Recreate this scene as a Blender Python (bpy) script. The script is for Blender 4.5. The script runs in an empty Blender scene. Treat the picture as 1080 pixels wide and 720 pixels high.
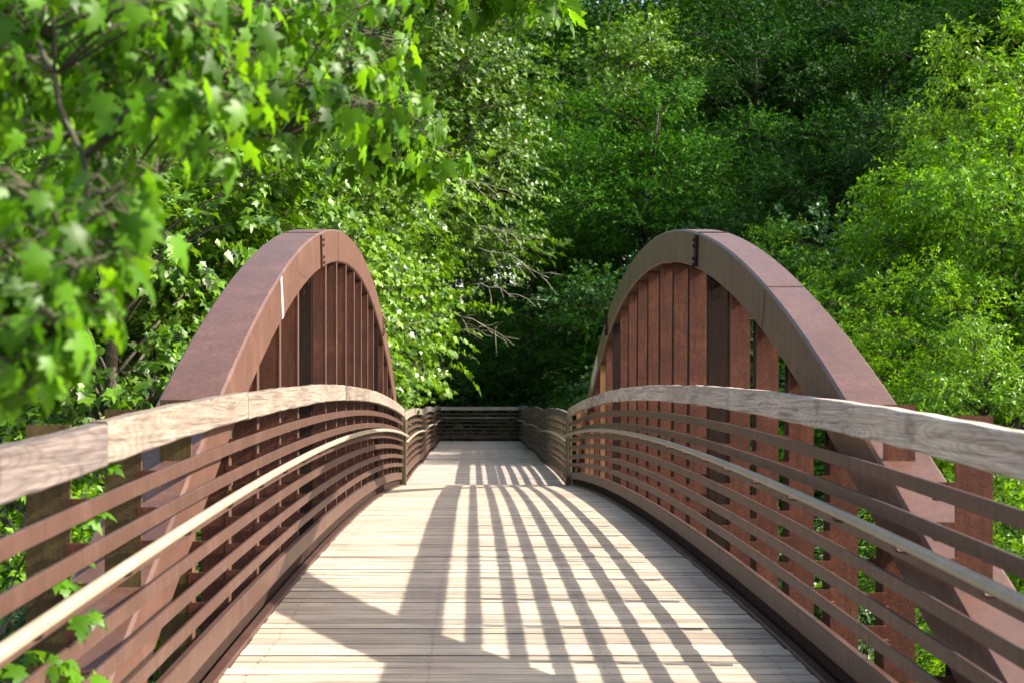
import bpy, math, random
import numpy as np
from mathutils import Vector

R = math.radians
scene = bpy.context.scene
COL = scene.collection

# ------------------------------------------------------------------ camera, sky, sun, exposure
CX = -0.225                      # the eye stands a little left of the deck's middle; z = 0 is eye height
cam_d = bpy.data.cameras.new('camera')
cam = bpy.data.objects.new('camera', cam_d); COL.objects.link(cam)
cam.location = (CX, 0, 0); cam.rotation_euler = (R(90), 0, 0)
cam_d.sensor_width = 36; cam_d.lens = 1400 / 1080 * 36
cam_d.shift_x = 40 / 1080; cam_d.shift_y = 63 / 1080
cam_d.clip_start = 0.05; cam_d.clip_end = 2000
cam_d.dof.use_dof = True; cam_d.dof.focus_distance = 11.5; cam_d.dof.aperture_fstop = 3.6
scene.camera = cam

SUN_AZ, SUN_EL = 94.5, 32.3      # azimuth from +Y towards +X
world = bpy.data.worlds.new('World'); scene.world = world; world.use_nodes = True
wn = world.node_tree.nodes; wl = world.node_tree.links
sky = wn.new('ShaderNodeTexSky'); sky.sky_type = 'NISHITA'; sky.sun_disc = False
sky.sun_elevation = R(SUN_EL); sky.sun_rotation = R(SUN_AZ)
sky.air_density = 1.0; sky.dust_density = 2.0; sky.ozone_density = 1.0
bg = wn['Background']; bg.inputs['Strength'].default_value = 0.14
warm = wn.new('ShaderNodeMix'); warm.data_type = 'RGBA'; warm.blend_type = 'MULTIPLY'; warm.inputs[0].default_value = 1.0
warm.inputs[7].default_value = (1.12, 1.0, 0.88, 1)          # hazy summer sky, less blue than a clear one
wl.new(sky.outputs['Color'], warm.inputs[6]); wl.new(warm.outputs[2], bg.inputs['Color'])
sun_d = bpy.data.lights.new('sun', 'SUN'); sun_d.energy = 4.0; sun_d.angle = R(0.5); sun_d.color = (1, 0.92, 0.80)
sun = bpy.data.objects.new('sun', sun_d); COL.objects.link(sun)
el, az = R(SUN_EL), R(SUN_AZ)
sdir = Vector((math.sin(az) * math.cos(el), math.cos(az) * math.cos(el), math.sin(el)))
sun.rotation_euler = sdir.to_track_quat('Z', 'Y').to_euler(); sun.location = sdir * 60
scene.view_settings.view_transform = 'Standard'; scene.view_settings.look = 'None'
scene.view_settings.exposure = 1.95; scene.view_settings.gamma = 1.0
scene.view_settings.use_curve_mapping = False
scene.render.engine = 'CYCLES'
scene.cycles.max_bounces = 7; scene.cycles.diffuse_bounces = 4; scene.cycles.transmission_bounces = 5
scene.cycles.glossy_bounces = 2; scene.cycles.caustics_reflective = False; scene.cycles.caustics_refractive = False
scene.cycles.use_denoising = True

# ------------------------------------------------------------------ materials
def new_mat(name):
    m = bpy.data.materials.new(name); m.use_nodes = True
    nt = m.node_tree; b = nt.nodes['Principled BSDF']
    return m, nt, b
def node(nt, t, **kw):
    n = nt.nodes.new(t)
    for k, v in kw.items(): setattr(n, k, v)
    return n
def ramp(nt, stops):
    r = nt.nodes.new('ShaderNodeValToRGB'); e = r.color_ramp.elements
    while len(e) < len(stops): e.new(0.5)
    for i, (p, c) in enumerate(stops):
        e[i].position = p; e[i].color = (*c, 1) if len(c) == 3 else c
    return r
def noise(nt, vec, scale, detail=4, rough=0.55, dist=0.0):
    n = nt.nodes.new('ShaderNodeTexNoise'); n.inputs['Scale'].default_value = scale
    n.inputs['Detail'].default_value = detail; n.inputs['Roughness'].default_value = rough
    n.inputs['Distortion'].default_value = dist
    nt.links.new(vec, n.inputs['Vector']); return n.outputs['Fac']
def mapped(nt, scl, src='Object'):
    t = nt.nodes.new('ShaderNodeTexCoord'); mp = nt.nodes.new('ShaderNodeMapping')
    mp.inputs['Scale'].default_value = scl
    nt.links.new(t.outputs[src], mp.inputs['Vector']); return mp.outputs['Vector']
def mix(nt, fac, a, b, mode='MIX'):
    n = nt.nodes.new('ShaderNodeMix'); n.data_type = 'RGBA'; n.blend_type = mode
    for s, v in ((n.inputs[0], fac), (n.inputs[6], a), (n.inputs[7], b)):
        if hasattr(v, 'links'): nt.links.new(v, s)
        elif isinstance(v, (int, float)): s.default_value = v
        else: s.default_value = (*v, 1)
    return n.outputs[2]
def mth(nt, op, a, b=None):
    n = nt.nodes.new('ShaderNodeMath'); n.operation = op
    for s, v in ((n.inputs[0], a), (n.inputs[1], b)):
        if v is None: continue
        if hasattr(v, 'links'): nt.links.new(v, s)
        else: s.default_value = v
    return n.outputs[0]
def bump(nt, b, h, strength, dist=0.01):
    n = nt.nodes.new('ShaderNodeBump'); n.inputs['Strength'].default_value = strength; n.inputs['Distance'].default_value = dist
    nt.links.new(h, n.inputs['Height']); nt.links.new(n.outputs['Normal'], b.inputs['Normal'])

def steel_mat(name, c0, c1, c2, fine=140, rough=0.5, speck=0.25, bumps=0.12, spec=0.4):
    m, nt, b = new_mat(name)
    v = mapped(nt, (1, 1, 1))
    big = noise(nt, v, 2.6, 9, 0.68, 0.8)
    r = ramp(nt, [(0.3, c0), (0.52, c1), (0.72, c2)]); nt.links.new(big, r.inputs[0])
    vs = mapped(nt, (11, 11, 0.8)); st = noise(nt, vs, 3, 5, 0.65)
    col = mix(nt, mth(nt, 'MULTIPLY', mth(nt, 'MAXIMUM', mth(nt, 'SUBTRACT', st, 0.42), 0.0), 3.2), r.outputs[0], c0)
    fn = noise(nt, v, fine, 2, 0.7)
    fr = ramp(nt, [(0.38, (1 - speck,) * 3), (0.62, (1 + 0.0,) * 3)]); nt.links.new(fn, fr.inputs[0])
    col = mix(nt, 1.0, col, fr.outputs[0], 'MULTIPLY')
    nt.links.new(col, b.inputs['Base Color'])
    rr = nt.nodes.new('ShaderNodeMapRange'); rr.inputs[3].default_value = rough - 0.1; rr.inputs[4].default_value = rough + 0.15
    nt.links.new(st, rr.inputs[0]); nt.links.new(rr.outputs[0], b.inputs['Roughness'])
    b.inputs['Specular IOR Level'].default_value = spec
    bump(nt, b, fn, bumps, 0.004)
    return m
M_PAINT = steel_mat('brown_weathered_steel', (0.068, 0.032, 0.022), (0.098, 0.048, 0.034), (0.135, 0.072, 0.054), 160, 0.46, 0.22)
M_RAIL = steel_mat('brown_rail_steel', (0.050, 0.024, 0.016), (0.072, 0.036, 0.026), (0.100, 0.053, 0.041), 150, 0.45, 0.2)
M_RUST = steel_mat('rusty_plate_steel', (0.075, 0.024, 0.013), (0.13, 0.043, 0.023), (0.20, 0.075, 0.036), 110, 0.75, 0.45, 0.3, 0.3)
M_SUNRUST = steel_mat('sunlit_rusty_steel', (0.19, 0.085, 0.035), (0.27, 0.135, 0.055), (0.34, 0.19, 0.08), 110, 0.75, 0.3, 0.3)  # rust brightened in colour to imitate sunlight on some far right plates
M_MOSSY = steel_mat('mossy_plate_steel', (0.06, 0.035, 0.012), (0.11, 0.072, 0.02), (0.16, 0.11, 0.036), 90, 0.8, 0.3, 0.3)
M_SHADERUST = steel_mat('shade_dark_rusty_steel', (0.022, 0.012, 0.009), (0.03, 0.017, 0.012), (0.04, 0.022, 0.016), 110, 0.85, 0.3, 0.3, 0.15)  # rust tone darkened to paint shade onto back plates and bolted posts
M_PALE = steel_mat('pale_steel_patch', (0.30, 0.26, 0.24), (0.42, 0.37, 0.34), (0.48, 0.43, 0.4), 120, 0.6, 0.1)  # pale mottled colour for strips on the inner arch faces
M_GALV = steel_mat('galvanised_pipe', (0.23, 0.19, 0.14), (0.29, 0.245, 0.18), (0.35, 0.30, 0.225), 90, 0.42, 0.12)

def wood_mat(name, axis, c_dark, c_mid, c_light, island=True, knots=True):
    m, nt, b = new_mat(name)
    g = nt.nodes.new('ShaderNodeNewGeometry'); oi = nt.nodes.new('ShaderNodeObjectInfo')
    rnd = g.outputs['Random Per Island'] if island else oi.outputs['Random']
    t = nt.nodes.new('ShaderNodeTexCoord')
    off = nt.nodes.new('ShaderNodeCombineXYZ')
    k = mth(nt, 'MULTIPLY', rnd, 37.0)
    for i in range(3): nt.links.new(k, off.inputs[i])
    ad = nt.nodes.new('ShaderNodeVectorMath'); ad.operation = 'ADD'
    nt.links.new(t.outputs['Object'], ad.inputs[0]); nt.links.new(off.outputs[0], ad.inputs[1])
    def sc(s):
        mp = nt.nodes.new('ShaderNodeMapping'); mp.inputs['Scale'].default_value = s
        nt.links.new(ad.outputs[0], mp.inputs['Vector']); return mp.outputs['Vector']
    lo = [34, 34, 34]; lo[axis] = 1.1
    hi = [95, 95, 95]; hi[axis] = 1.6
    wv = noise(nt, sc((2.2, 2.2, 2.2)), 1.0, 3, 0.5)
    gr = noise(nt, sc(lo), 1.0, 5, 0.6, 1.6)
    fi = noise(nt, sc(hi), 1.0, 3, 0.6, 0.4)
    r = ramp(nt, [(0.28, c_dark), (0.48, c_mid), (0.68, c_light)]); nt.links.new(gr, r.inputs[0])
    tone = nt.nodes.new('ShaderNodeMapRange'); tone.inputs[3].default_value = 0.76; tone.inputs[4].default_value = 1.12
    nt.links.new(rnd, tone.inputs[0])
    col = mix(nt, 1.0, r.outputs[0], tone.outputs[0], 'MULTIPLY')
    fr = ramp(nt, [(0.37, (0.30, 0.27, 0.25)), (0.46, (1, 1, 1))]); nt.links.new(fi, fr.inputs[0])
    col = mix(nt, 0.55, col, fr.outputs[0], 'MULTIPLY')
    # stains and weathering that sit in the wood
    s2 = ramp(nt, [(0.35, (0.78, 0.75, 0.76)), (0.62, (1.05, 1.03, 1.0))]); nt.links.new(wv, s2.inputs[0])
    col = mix(nt, 0.8, col, s2.outputs[0], 'MULTIPLY')
    h = mth(nt, 'ADD', mth(nt, 'MULTIPLY', gr, 0.6), mth(nt, 'MULTIPLY', fi, 0.5))
    if knots:
        # cathedral figure: rings of a stretched distance field
        kv = [4.5, 4.5, 9]; kv[axis] = 1.1
        vo = nt.nodes.new('ShaderNodeTexVoronoi'); vo.inputs['Scale'].default_value = 1.0
        nt.links.new(sc(kv), vo.inputs['Vector'])
        wob = mth(nt, 'ADD', mth(nt, 'MULTIPLY', vo.outputs['Distance'], 62.0), mth(nt, 'MULTIPLY', wv, 16.0))
        sn = mth(nt, 'SINE', wob)
        kr = ramp(nt, [(0.0, (0.62, 0.58, 0.56)), (0.55, (1, 1, 1))])
        nt.links.new(mth(nt, 'ADD', mth(nt, 'MULTIPLY', sn, 0.5), 0.5), kr.inputs[0])
        col = mix(nt, 0.5, col, kr.outputs[0], 'MULTIPLY')
        cr = noise(nt, sc((40, 2.3, 3)), 1.0, 2)      # dark weather checks running across the face
        cr_r = ramp(nt, [(0.30, (0.45, 0.42, 0.42)), (0.36, (1, 1, 1))]); nt.links.new(cr, cr_r.inputs[0])
        col = mix(nt, 0.7, col, cr_r.outputs[0], 'MULTIPLY')
    nt.links.new(col, b.inputs['Base Color'])
    b.inputs['Roughness'].default_value = 0.82; b.inputs['Specular IOR Level'].default_value = 0.25
    bump(nt, b, h, 0.35, 0.006)
    return m
M_DECK = wood_mat('weathered_deck_boards', 0, (0.27, 0.22, 0.172), (0.45, 0.382, 0.295), (0.535, 0.462, 0.357), True, False)
M_DECK_FAR = wood_mat('grey_boardwalk_boards', 0, (0.26, 0.22, 0.19), (0.40, 0.345, 0.30), (0.5, 0.44, 0.385), True, False)
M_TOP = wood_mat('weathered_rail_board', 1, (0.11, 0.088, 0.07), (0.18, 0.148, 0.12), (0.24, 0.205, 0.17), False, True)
M_TOPR = wood_mat('bounce_lit_rail_board', 1, (0.23, 0.18, 0.145), (0.43, 0.36, 0.30), (0.54, 0.465, 0.395), False, True)  # right boards lightened to stand in for light bounced off the deck
M_TOPG = wood_mat('grey_and_shaded_rail_board', 1, (0.065, 0.052, 0.05), (0.11, 0.092, 0.088), (0.18, 0.152, 0.14), False, True)
M_TOPX = wood_mat('weathered_cross_board', 0, (0.3, 0.25, 0.215), (0.45, 0.39, 0.34), (0.55, 0.49, 0.43), False, False)
M_POST = wood_mat('mossy_timber_post', 2, (0.06, 0.052, 0.03), (0.10, 0.088, 0.05), (0.15, 0.13, 0.08), False, False)
m, nt, b = new_mat('dark_nail_head'); b.inputs['Base Color'].default_value = (0.05, 0.04, 0.035, 1); b.inputs['Roughness'].default_value = 0.6; M_NAIL = m
m, nt, b = new_mat('gap_shade_board_edge'); b.inputs['Base Color'].default_value = (0.045, 0.036, 0.028, 1); b.inputs['Roughness'].default_value = 0.95; M_EDGE = m  # board sides coloured dark so the gaps between boards read as shade

def leaf_mat(name, c_lo, c_hi, t_lo, t_hi, trans=0.42, rough=0.42, spec=0.45):
    m, nt, b = new_mat(name)
    g = nt.nodes.new('ShaderNodeNewGeometry'); rnd = g.outputs['Random Per Island']
    cv = noise(nt, mapped(nt, (1, 1, 1)), 0.9, 3, 0.6)
    f = mth(nt, 'ADD', mth(nt, 'MULTIPLY', rnd, 0.75), mth(nt, 'MULTIPLY', mth(nt, 'SUBTRACT', cv, 0.3), 0.6))
    f = mth(nt, 'MINIMUM', mth(nt, 'MAXIMUM', f, 0.0), 1.0)
    oi = nt.nodes.new('ShaderNodeObjectInfo')                    # each tree has its own leaf tone
    c = mix(nt, 1.0, mix(nt, f, c_lo, c_hi), oi.outputs['Color'], 'MULTIPLY'); tcol = mix(nt, 1.0, mix(nt, f, t_lo, t_hi), oi.outputs['Color'], 'MULTIPLY')
    nt.links.new(c, b.inputs['Base Color']); b.inputs['Roughness'].default_value = rough
    b.inputs['Specular IOR Level'].default_value = spec
    tr = nt.nodes.new('ShaderNodeBsdfTranslucent'); nt.links.new(tcol, tr.inputs['Color'])
    ms = nt.nodes.new('ShaderNodeMixShader'); ms.inputs[0].default_value = trans
    nt.links.new(b.outputs[0], ms.inputs[1]); nt.links.new(tr.outputs[0], ms.inputs[2])
    nt.links.new(ms.outputs[0], nt.nodes['Material Output'].inputs['Surface'])
    return m
L_NEAR = leaf_mat('near_sycamore_leaf', (0.006, 0.032, 0.001), (0.088, 0.225, 0.007), (0.015, 0.09, 0.001), (0.25, 0.52, 0.008), 0.42, 0.42, 0.2)
L_SYC = leaf_mat('sycamore_leaf', (0.006, 0.032, 0.002), (0.15, 0.30, 0.016), (0.02, 0.09, 0.001), (0.22, 0.40, 0.006), 0.3, 0.4, 0.42)
L_PALE = leaf_mat('pale_leaf', (0.007, 0.032, 0.002), (0.115, 0.22, 0.014), (0.01, 0.05, 0.001), (0.15, 0.32, 0.005), 0.24, 0.45, 0.35)
L_MIDG = leaf_mat('mid_green_leaf', (0.005, 0.032, 0.002), (0.05, 0.15, 0.007), (0.006, 0.045, 0.001), (0.08, 0.26, 0.003), 0.22, 0.55, 0.09)
L_DARK = leaf_mat('dark_tree_leaf', (0.003, 0.021, 0.002), (0.030, 0.095, 0.005), (0.003, 0.03, 0.001), (0.05, 0.18, 0.003), 0.2, 0.6, 0.06)
L_BRIGHT = leaf_mat('bright_tree_leaf', (0.006, 0.045, 0.001), (0.165, 0.34, 0.006), (0.015, 0.09, 0.001), (0.31, 0.56, 0.006), 0.34, 0.42, 0.2)
L_VINE = leaf_mat('vine_leaf', (0.005, 0.026, 0.003), (0.05, 0.125, 0.012), (0.006, 0.045, 0.001), (0.07, 0.21, 0.005), 0.22, 0.42, 0.24)
def bark_mat(name, c0, c1):
    m, nt, b = new_mat(name)
    n_ = noise(nt, mapped(nt, (9, 9, 1.6)), 1.5, 6, 0.65, 0.8)
    r = ramp(nt, [(0.35, c0), (0.65, c1)]); nt.links.new(n_, r.inputs[0]); nt.links.new(r.outputs[0], b.inputs['Base Color'])
    b.inputs['Roughness'].default_value = 0.9; bump(nt, b, n_, 0.6, 0.03); return m
M_BARK = bark_mat('dark_bark', (0.016, 0.012, 0.008), (0.045, 0.036, 0.026))
M_PALEBARK = bark_mat('pale_bark', (0.035, 0.03, 0.018), (0.10, 0.085, 0.055))
M_TWIG = bark_mat('greenish_bark', (0.022, 0.022, 0.010), (0.06, 0.055, 0.028))
M_DEAD = bark_mat('dead_twig_bark', (0.24, 0.2, 0.15), (0.38, 0.33, 0.26))
m, nt, b = new_mat('leaf_litter_soil')
v = mapped(nt, (1, 1, 1)); a_ = noise(nt, v, 0.5, 6, 0.65); c_ = noise(nt, v, 14, 4, 0.7)
r = ramp(nt, [(0.35, (0.035, 0.03, 0.018)), (0.55, (0.055, 0.06, 0.022)), (0.7, (0.05, 0.08, 0.022))]); nt.links.new(a_, r.inputs[0])
r2 = ramp(nt, [(0.35, (0.5, 0.45, 0.4)), (0.65, (1.2, 1.15, 1.0))]); nt.links.new(c_, r2.inputs[0])
nt.links.new(mix(nt, 1.0, r.outputs[0], r2.outputs[0], 'MULTIPLY'), b.inputs['Base Color']); b.inputs['Roughness'].default_value = 0.95
bump(nt, b, c_, 0.7, 0.05); M_SOIL = m
m, nt, b = new_mat('path_gravel')
c_ = noise(nt, mapped(nt, (1, 1, 1)), 40, 4, 0.7); r = ramp(nt, [(0.3, (0.16, 0.14, 0.11)), (0.7, (0.3, 0.27, 0.22))])
nt.links.new(c_, r.inputs[0]); nt.links.new(r.outputs[0], b.inputs['Base Color']); b.inputs['Roughness'].default_value = 0.95; M_PATH = m

# ------------------------------------------------------------------ mesh helpers
class MB:
    def __init__(s): s.v = []; s.f = []; s.m = []; s.mi = 0
    def add(s, vs, fs):
        n = len(s.v); s.v.extend([tuple(p) for p in vs])
        for f in fs: s.f.append([i + n for i in f]); s.m.append(s.mi)
    def box(s, x0, x1, y0, y1, z0, z1, c=0.0):
        """box, its edges along the longest axis chamfered by c"""
        d = [x1 - x0, y1 - y0, z1 - z0]
        if c <= 0:
            s.add([(x, y, z) for z in (z0, z1) for x, y in ((x0, y0), (x1, y0), (x1, y1), (x0, y1))],
                  [(3, 2, 1, 0), (4, 5, 6, 7), (0, 1, 5, 4), (1, 2, 6, 5), (2, 3, 7, 6), (3, 0, 4, 7)]); return
        ax = d.index(max(d)); lo = [x0, y0, z0]; hi = [x1, y1, z1]; u, w = (ax + 1) % 3, (ax + 2) % 3
        a0, a1, b0, b1 = lo[u], hi[u], lo[w], hi[w]
        sec = [(a0 + c, b0), (a1 - c, b0), (a1, b0 + c), (a1, b1 - c), (a1 - c, b1), (a0 + c, b1), (a0, b1 - c), (a0, b0 + c)]
        vs = []
        for e in (lo[ax], hi[ax]):
            for p, q in sec:
                t = [0, 0, 0]; t[ax] = e; t[u] = p; t[w] = q; vs.append(t)
        s.add(vs, [tuple(range(7, -1, -1)), tuple(range(8, 16))] + [(i, (i + 1) % 8, 8 + (i + 1) % 8, 8 + i) for i in range(8)])
    def sweep(s, path, sec):
        """sec: list of (x, n) swept along path [(y,z)], n measured along the path's upward normal"""
        k = len(sec); vs = []
        for i, (y, z) in enumerate(path):
            a = path[max(i - 1, 0)]; c = path[min(i + 1, len(path) - 1)]
            ty, tz = c[0] - a[0], c[1] - a[1]; l = math.hypot(ty, tz); ty /= l; tz /= l
            for x, n in sec: vs.append((x, y - tz * n, z + ty * n))
        fs = [(i * k + j, i * k + (j + 1) % k, (i + 1) * k + (j + 1) % k, (i + 1) * k + j) for i in range(len(path) - 1) for j in range(k)]
        fs += [tuple(range(k - 1, -1, -1)), tuple((len(path) - 1) * k + j for j in range(k))]
        s.add(vs, fs)
    def tube(s, pts, radii, n=6):
        pts = [Vector(p) for p in pts]; vs = []; up = Vector((0.13, 0.31, 0.94)).normalized()
        for i, p in enumerate(pts):
            t = (pts[min(i + 1, len(pts) - 1)] - pts[max(i - 1, 0)])
            t = t.normalized() if t.length > 1e-9 else Vector((0, 0, 1))
            a = t.cross(up)
            if a.length < 0.05: a = t.cross(Vector((1, 0, 0)))
            a.normalize(); b_ = t.cross(a)
            r_ = radii[i] if hasattr(radii, '__len__') else radii
            for k in range(n):
                q = 2 * math.pi * k / n; vs.append(p + (a * math.cos(q) + b_ * math.sin(q)) * r_)
        fs = [(i * n + j, i * n + (j + 1) % n, (i + 1) * n + (j + 1) % n, (i + 1) * n + j) for i in range(len(pts) - 1) for j in range(n)]
        fs += [tuple(range(n - 1, -1, -1)), tuple((len(pts) - 1) * n + j for j in range(n))]
        s.add(vs, fs)
    def mesh(s, name, mats, smooth=False):
        me = bpy.data.meshes.new(name); me.from_pydata(s.v, [], s.f)
        for m_ in (mats if isinstance(mats, (list, tuple)) else [mats]): me.materials.append(m_)
        me.polygons.foreach_set('material_index', s.m)
        if smooth: me.polygons.foreach_set('use_smooth', [True] * len(s.f))
        me.update()
        return me
    def build(s, name, mats, parent=None, smooth=False): return link(name, s.mesh(name, mats, smooth), parent)
def link(name, me, parent=None):
    o = bpy.data.objects.new(name, me); COL.objects.link(o)
    if parent is not None: o.parent = parent
    return o
def thing(name, label, cat, loc=(0, 0, 0), group=None):
    o = bpy.data.objects.new(name, None); COL.objects.link(o); o.location = loc; o.empty_display_size = 0.2
    o['label'] = label; o['category'] = cat
    if group: o['group'] = group
    return o
def structure(o, kind='structure', label=None, cat=None):
    o['kind'] = kind
    if label: o['label'] = label; o['category'] = cat
    return o
def chsec(x0, x1, n0, n1, c):
    return [(x0 + c, n0), (x1 - c, n0), (x1, n0 + c), (x1, n1 - c), (x1 - c, n1), (x0 + c, n1), (x0, n1 - c), (x0, n0 + c)]
def wx(px, Y): return (px - 500) * Y / 1400 + CX
def wz(py, Y): return (423 - py) * Y / 1400
rng = np.random.default_rng(7); rnd = random.Random(11)

# ------------------------------------------------------------------ ground
YB0, YB1 = 3.2, 24.5
def zd(y): return -1.25 - 0.0027 * (y - 14) ** 2          # bridge deck, a slight hump
BASE = -1.548; SPANS = [24.56, 33.7, 42.8, 51.9]
def za(y):                                                # boardwalk deck, each span slightly cambered
    for a, c in zip(SPANS[:-1], SPANS[1:]):
        if y <= c: t = (y - a) / (c - a); return BASE + 0.26 * t * (1 - t)
    return BASE
def sm(t): t = np.clip(t, 0, 1); return t * t * (3 - 2 * t)
def ground_z(x, y):
    x = np.asarray(x, float); y = np.asarray(y, float)
    z = -4.2 + 2.3 * sm((4.5 - y) / 4.0) + 1.5 * sm((y - 44) / 10) + 14 * sm((y - 58) / 70)
    z = z + 2.0 * sm((np.abs(x) - 9) / 12) + 5.0 * sm((np.abs(x) - 25) / 40)
    z = z + 0.15 * np.sin(x * 0.7 + 1.3) * np.cos(y * 0.55) + 0.07 * np.sin(x * 1.9) * np.sin(y * 1.7 + .4)
    return z
gx = np.concatenate([np.linspace(-400, -60, 12), np.linspace(-55, 55, 91), np.linspace(60, 400, 12)])
gy = np.concatenate([np.linspace(-200, -15, 8), np.linspace(-12, 100, 94), np.linspace(105, 600, 20)])
X, Yg = np.meshgrid(gx, gy); Z = ground_z(X, Yg)
Z = np.where((np.abs(X) < 2.0) & (Yg < 2.6), np.minimum(Z, -1.75), Z)
mb = MB(); nx = len(gx)
mb.add(np.stack([X, Yg, Z], -1).reshape(-1, 3), [(j * nx + i, j * nx + i + 1, (j + 1) * nx + i + 1, (j + 1) * nx + i) for j in range(len(gy) - 1) for i in range(nx - 1)])
structure(mb.build('ground', M_SOIL, smooth=True))
mb = MB(); mb.box(-1.5, 1.5, -60, 3.15, -1.95, -1.565); structure(mb.build('path', M_PATH))

# ------------------------------------------------------------------ bridge
bridge = thing('footbridge', 'humped footbridge with twin rusty brown steel arches and a pale plank deck', 'bridge', (0, 0, 0))
def planks(y0, y1, zf, pitch, half, seed, nails=True):
    q = random.Random(seed); mb = MB(); y = y0
    while y < y1 - 0.04:
        w = pitch - q.choice((0.007, 0.010, 0.013, 0.018, 0.024))
        if y + w > y1: w = y1 - y
        yc = y + w / 2; sl = (zf(yc + 0.05) - zf(yc - 0.05)) / 0.1; dz = q.gauss(0, 0.0009); th = 0.042
        xl, xr = -half + q.uniform(-0.004, 0.006), half - q.uniform(-0.004, 0.006)
        skew = q.gauss(0, 0.0016); cup = q.uniform(0.0002, 0.0008); c = 0.0022; nseg = 4; vs = []
        for i in range(nseg + 1):
            t = i / nseg; x = xl + (xr - xl) * t; sk = skew * (t - 0.5) * 2 + q.gauss(0, 0.0008); wv = q.gauss(0, 0.0006)
            for yy, zz in ((-w / 2, -th), (w / 2, -th), (w / 2, -c), (w / 2 - c, 0), (0, -cup), (-w / 2 + c, 0), (-w / 2, -c)):
                yq = yc + yy + sk; vs.append((x, yq, zf(yc) + sl * (yy) + zz + dz + wv))
        k = 7
        fs = [(i * k + j, (i + 1) * k + j, (i + 1) * k + (j + 1) % k, i * k + (j + 1) % k) for i in range(nseg) for j in range(k)]
        fs += [tuple(range(k)), tuple(nseg * k + j for j in range(k - 1, -1, -1))]
        n0 = len(mb.f); mb.mi = 0; mb.add(vs, fs)
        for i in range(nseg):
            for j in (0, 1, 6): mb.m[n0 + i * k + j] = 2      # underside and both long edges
        if nails:
            mb.mi = 1
            for xn in (-1.36, -0.46, 0.46, 1.36):
                for s_ in (-0.3, 0.3):
                    cx, cy = xn + q.gauss(0, 0.008), yc + s_ * w + q.gauss(0, 0.004); zz = zf(yc) + sl * (cy - yc) + dz + 0.0016
                    mb.add([(cx + 0.007 * math.cos(a), cy + 0.007 * math.sin(a), zz) for a in np.linspace(0, 2 * math.pi, 7)[:-1]], [tuple(range(6))])
        y += pitch
    return mb
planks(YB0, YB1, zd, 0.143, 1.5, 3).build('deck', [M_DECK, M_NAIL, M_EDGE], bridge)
ys = list(np.linspace(YB0, YB1 - 0.06, 60))
for s_ in (-1, 1):
    # angle along the deck edge with the girder under it
    mb = MB(); a, c = sorted((s_ * 1.504, s_ * 1.565))
    mb.sweep([(y, zd(y)) for y in ys], chsec(a, c, -0.26, 0.022, 0.004)); mb.build('edge_girder', M_RAIL, bridge)
mb = MB()
for x in (-0.95, 0, 0.95): mb.sweep([(y, zd(y) - 0.05) for y in ys], [(x - 0.06, -0.2), (x + 0.06, -0.2), (x + 0.06, 0), (x - 0.06, 0)])
mb.build('stringers', M_SHADERUST, bridge)

# arches
SIDE = {-1: 1.0, 1: 0.917}                    # the bridge is skewed: the right arch stands nearer and closer in
def side(sg):
    global YC, RA, HA, OS, OE, TH, SPACING
    f = SIDE[sg]; YC, RA, HA, OS, OE, TH, SPACING = 15.5 * f, 19.6 * f, 1.84 * f, 8.7 * f, 12.0 * f, 0.325 * f, 0.988 * f
def arch_top(o):
    o = abs(o)
    if o <= OS: return HA - (RA - math.sqrt(RA * RA - o * o))
    s0 = OS / math.sqrt(RA * RA - OS * OS); return HA - (RA - math.sqrt(RA * RA - OS * OS)) - s0 * (o - OS)
ARX = {-1: (-1.950, -1.607), 1: (1.62, 1.879)}; PX = {-1: (-1.787, -1.632), 1: (1.643, 1.787)}
def arch_normal(o):
    d = 0.02; sl = (arch_top(o + d) - arch_top(o - d)) / (2 * d); l = math.hypot(1, sl); return -sl / l, 1 / l, 1 / l, sl / l
def band(mb, o, w, x0, x1, n0, n1):
    """plate lying across/along the arch at offset o, w long, between normals n0..n1"""
    mb.sweep([(YC + o - w / 2, arch_top(o - w / 2)), (YC + o + w / 2, arch_top(o + w / 2))], [(x0, n0), (x1, n0), (x1, n1), (x0, n1)])
def under(o):                                  # height of the chord's underside above a given Y
    ny = 1 / math.cos(math.atan(abs((arch_top(o + .01) - arch_top(o - .01)) / .02))); return arch_top(o) - TH * ny
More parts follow.
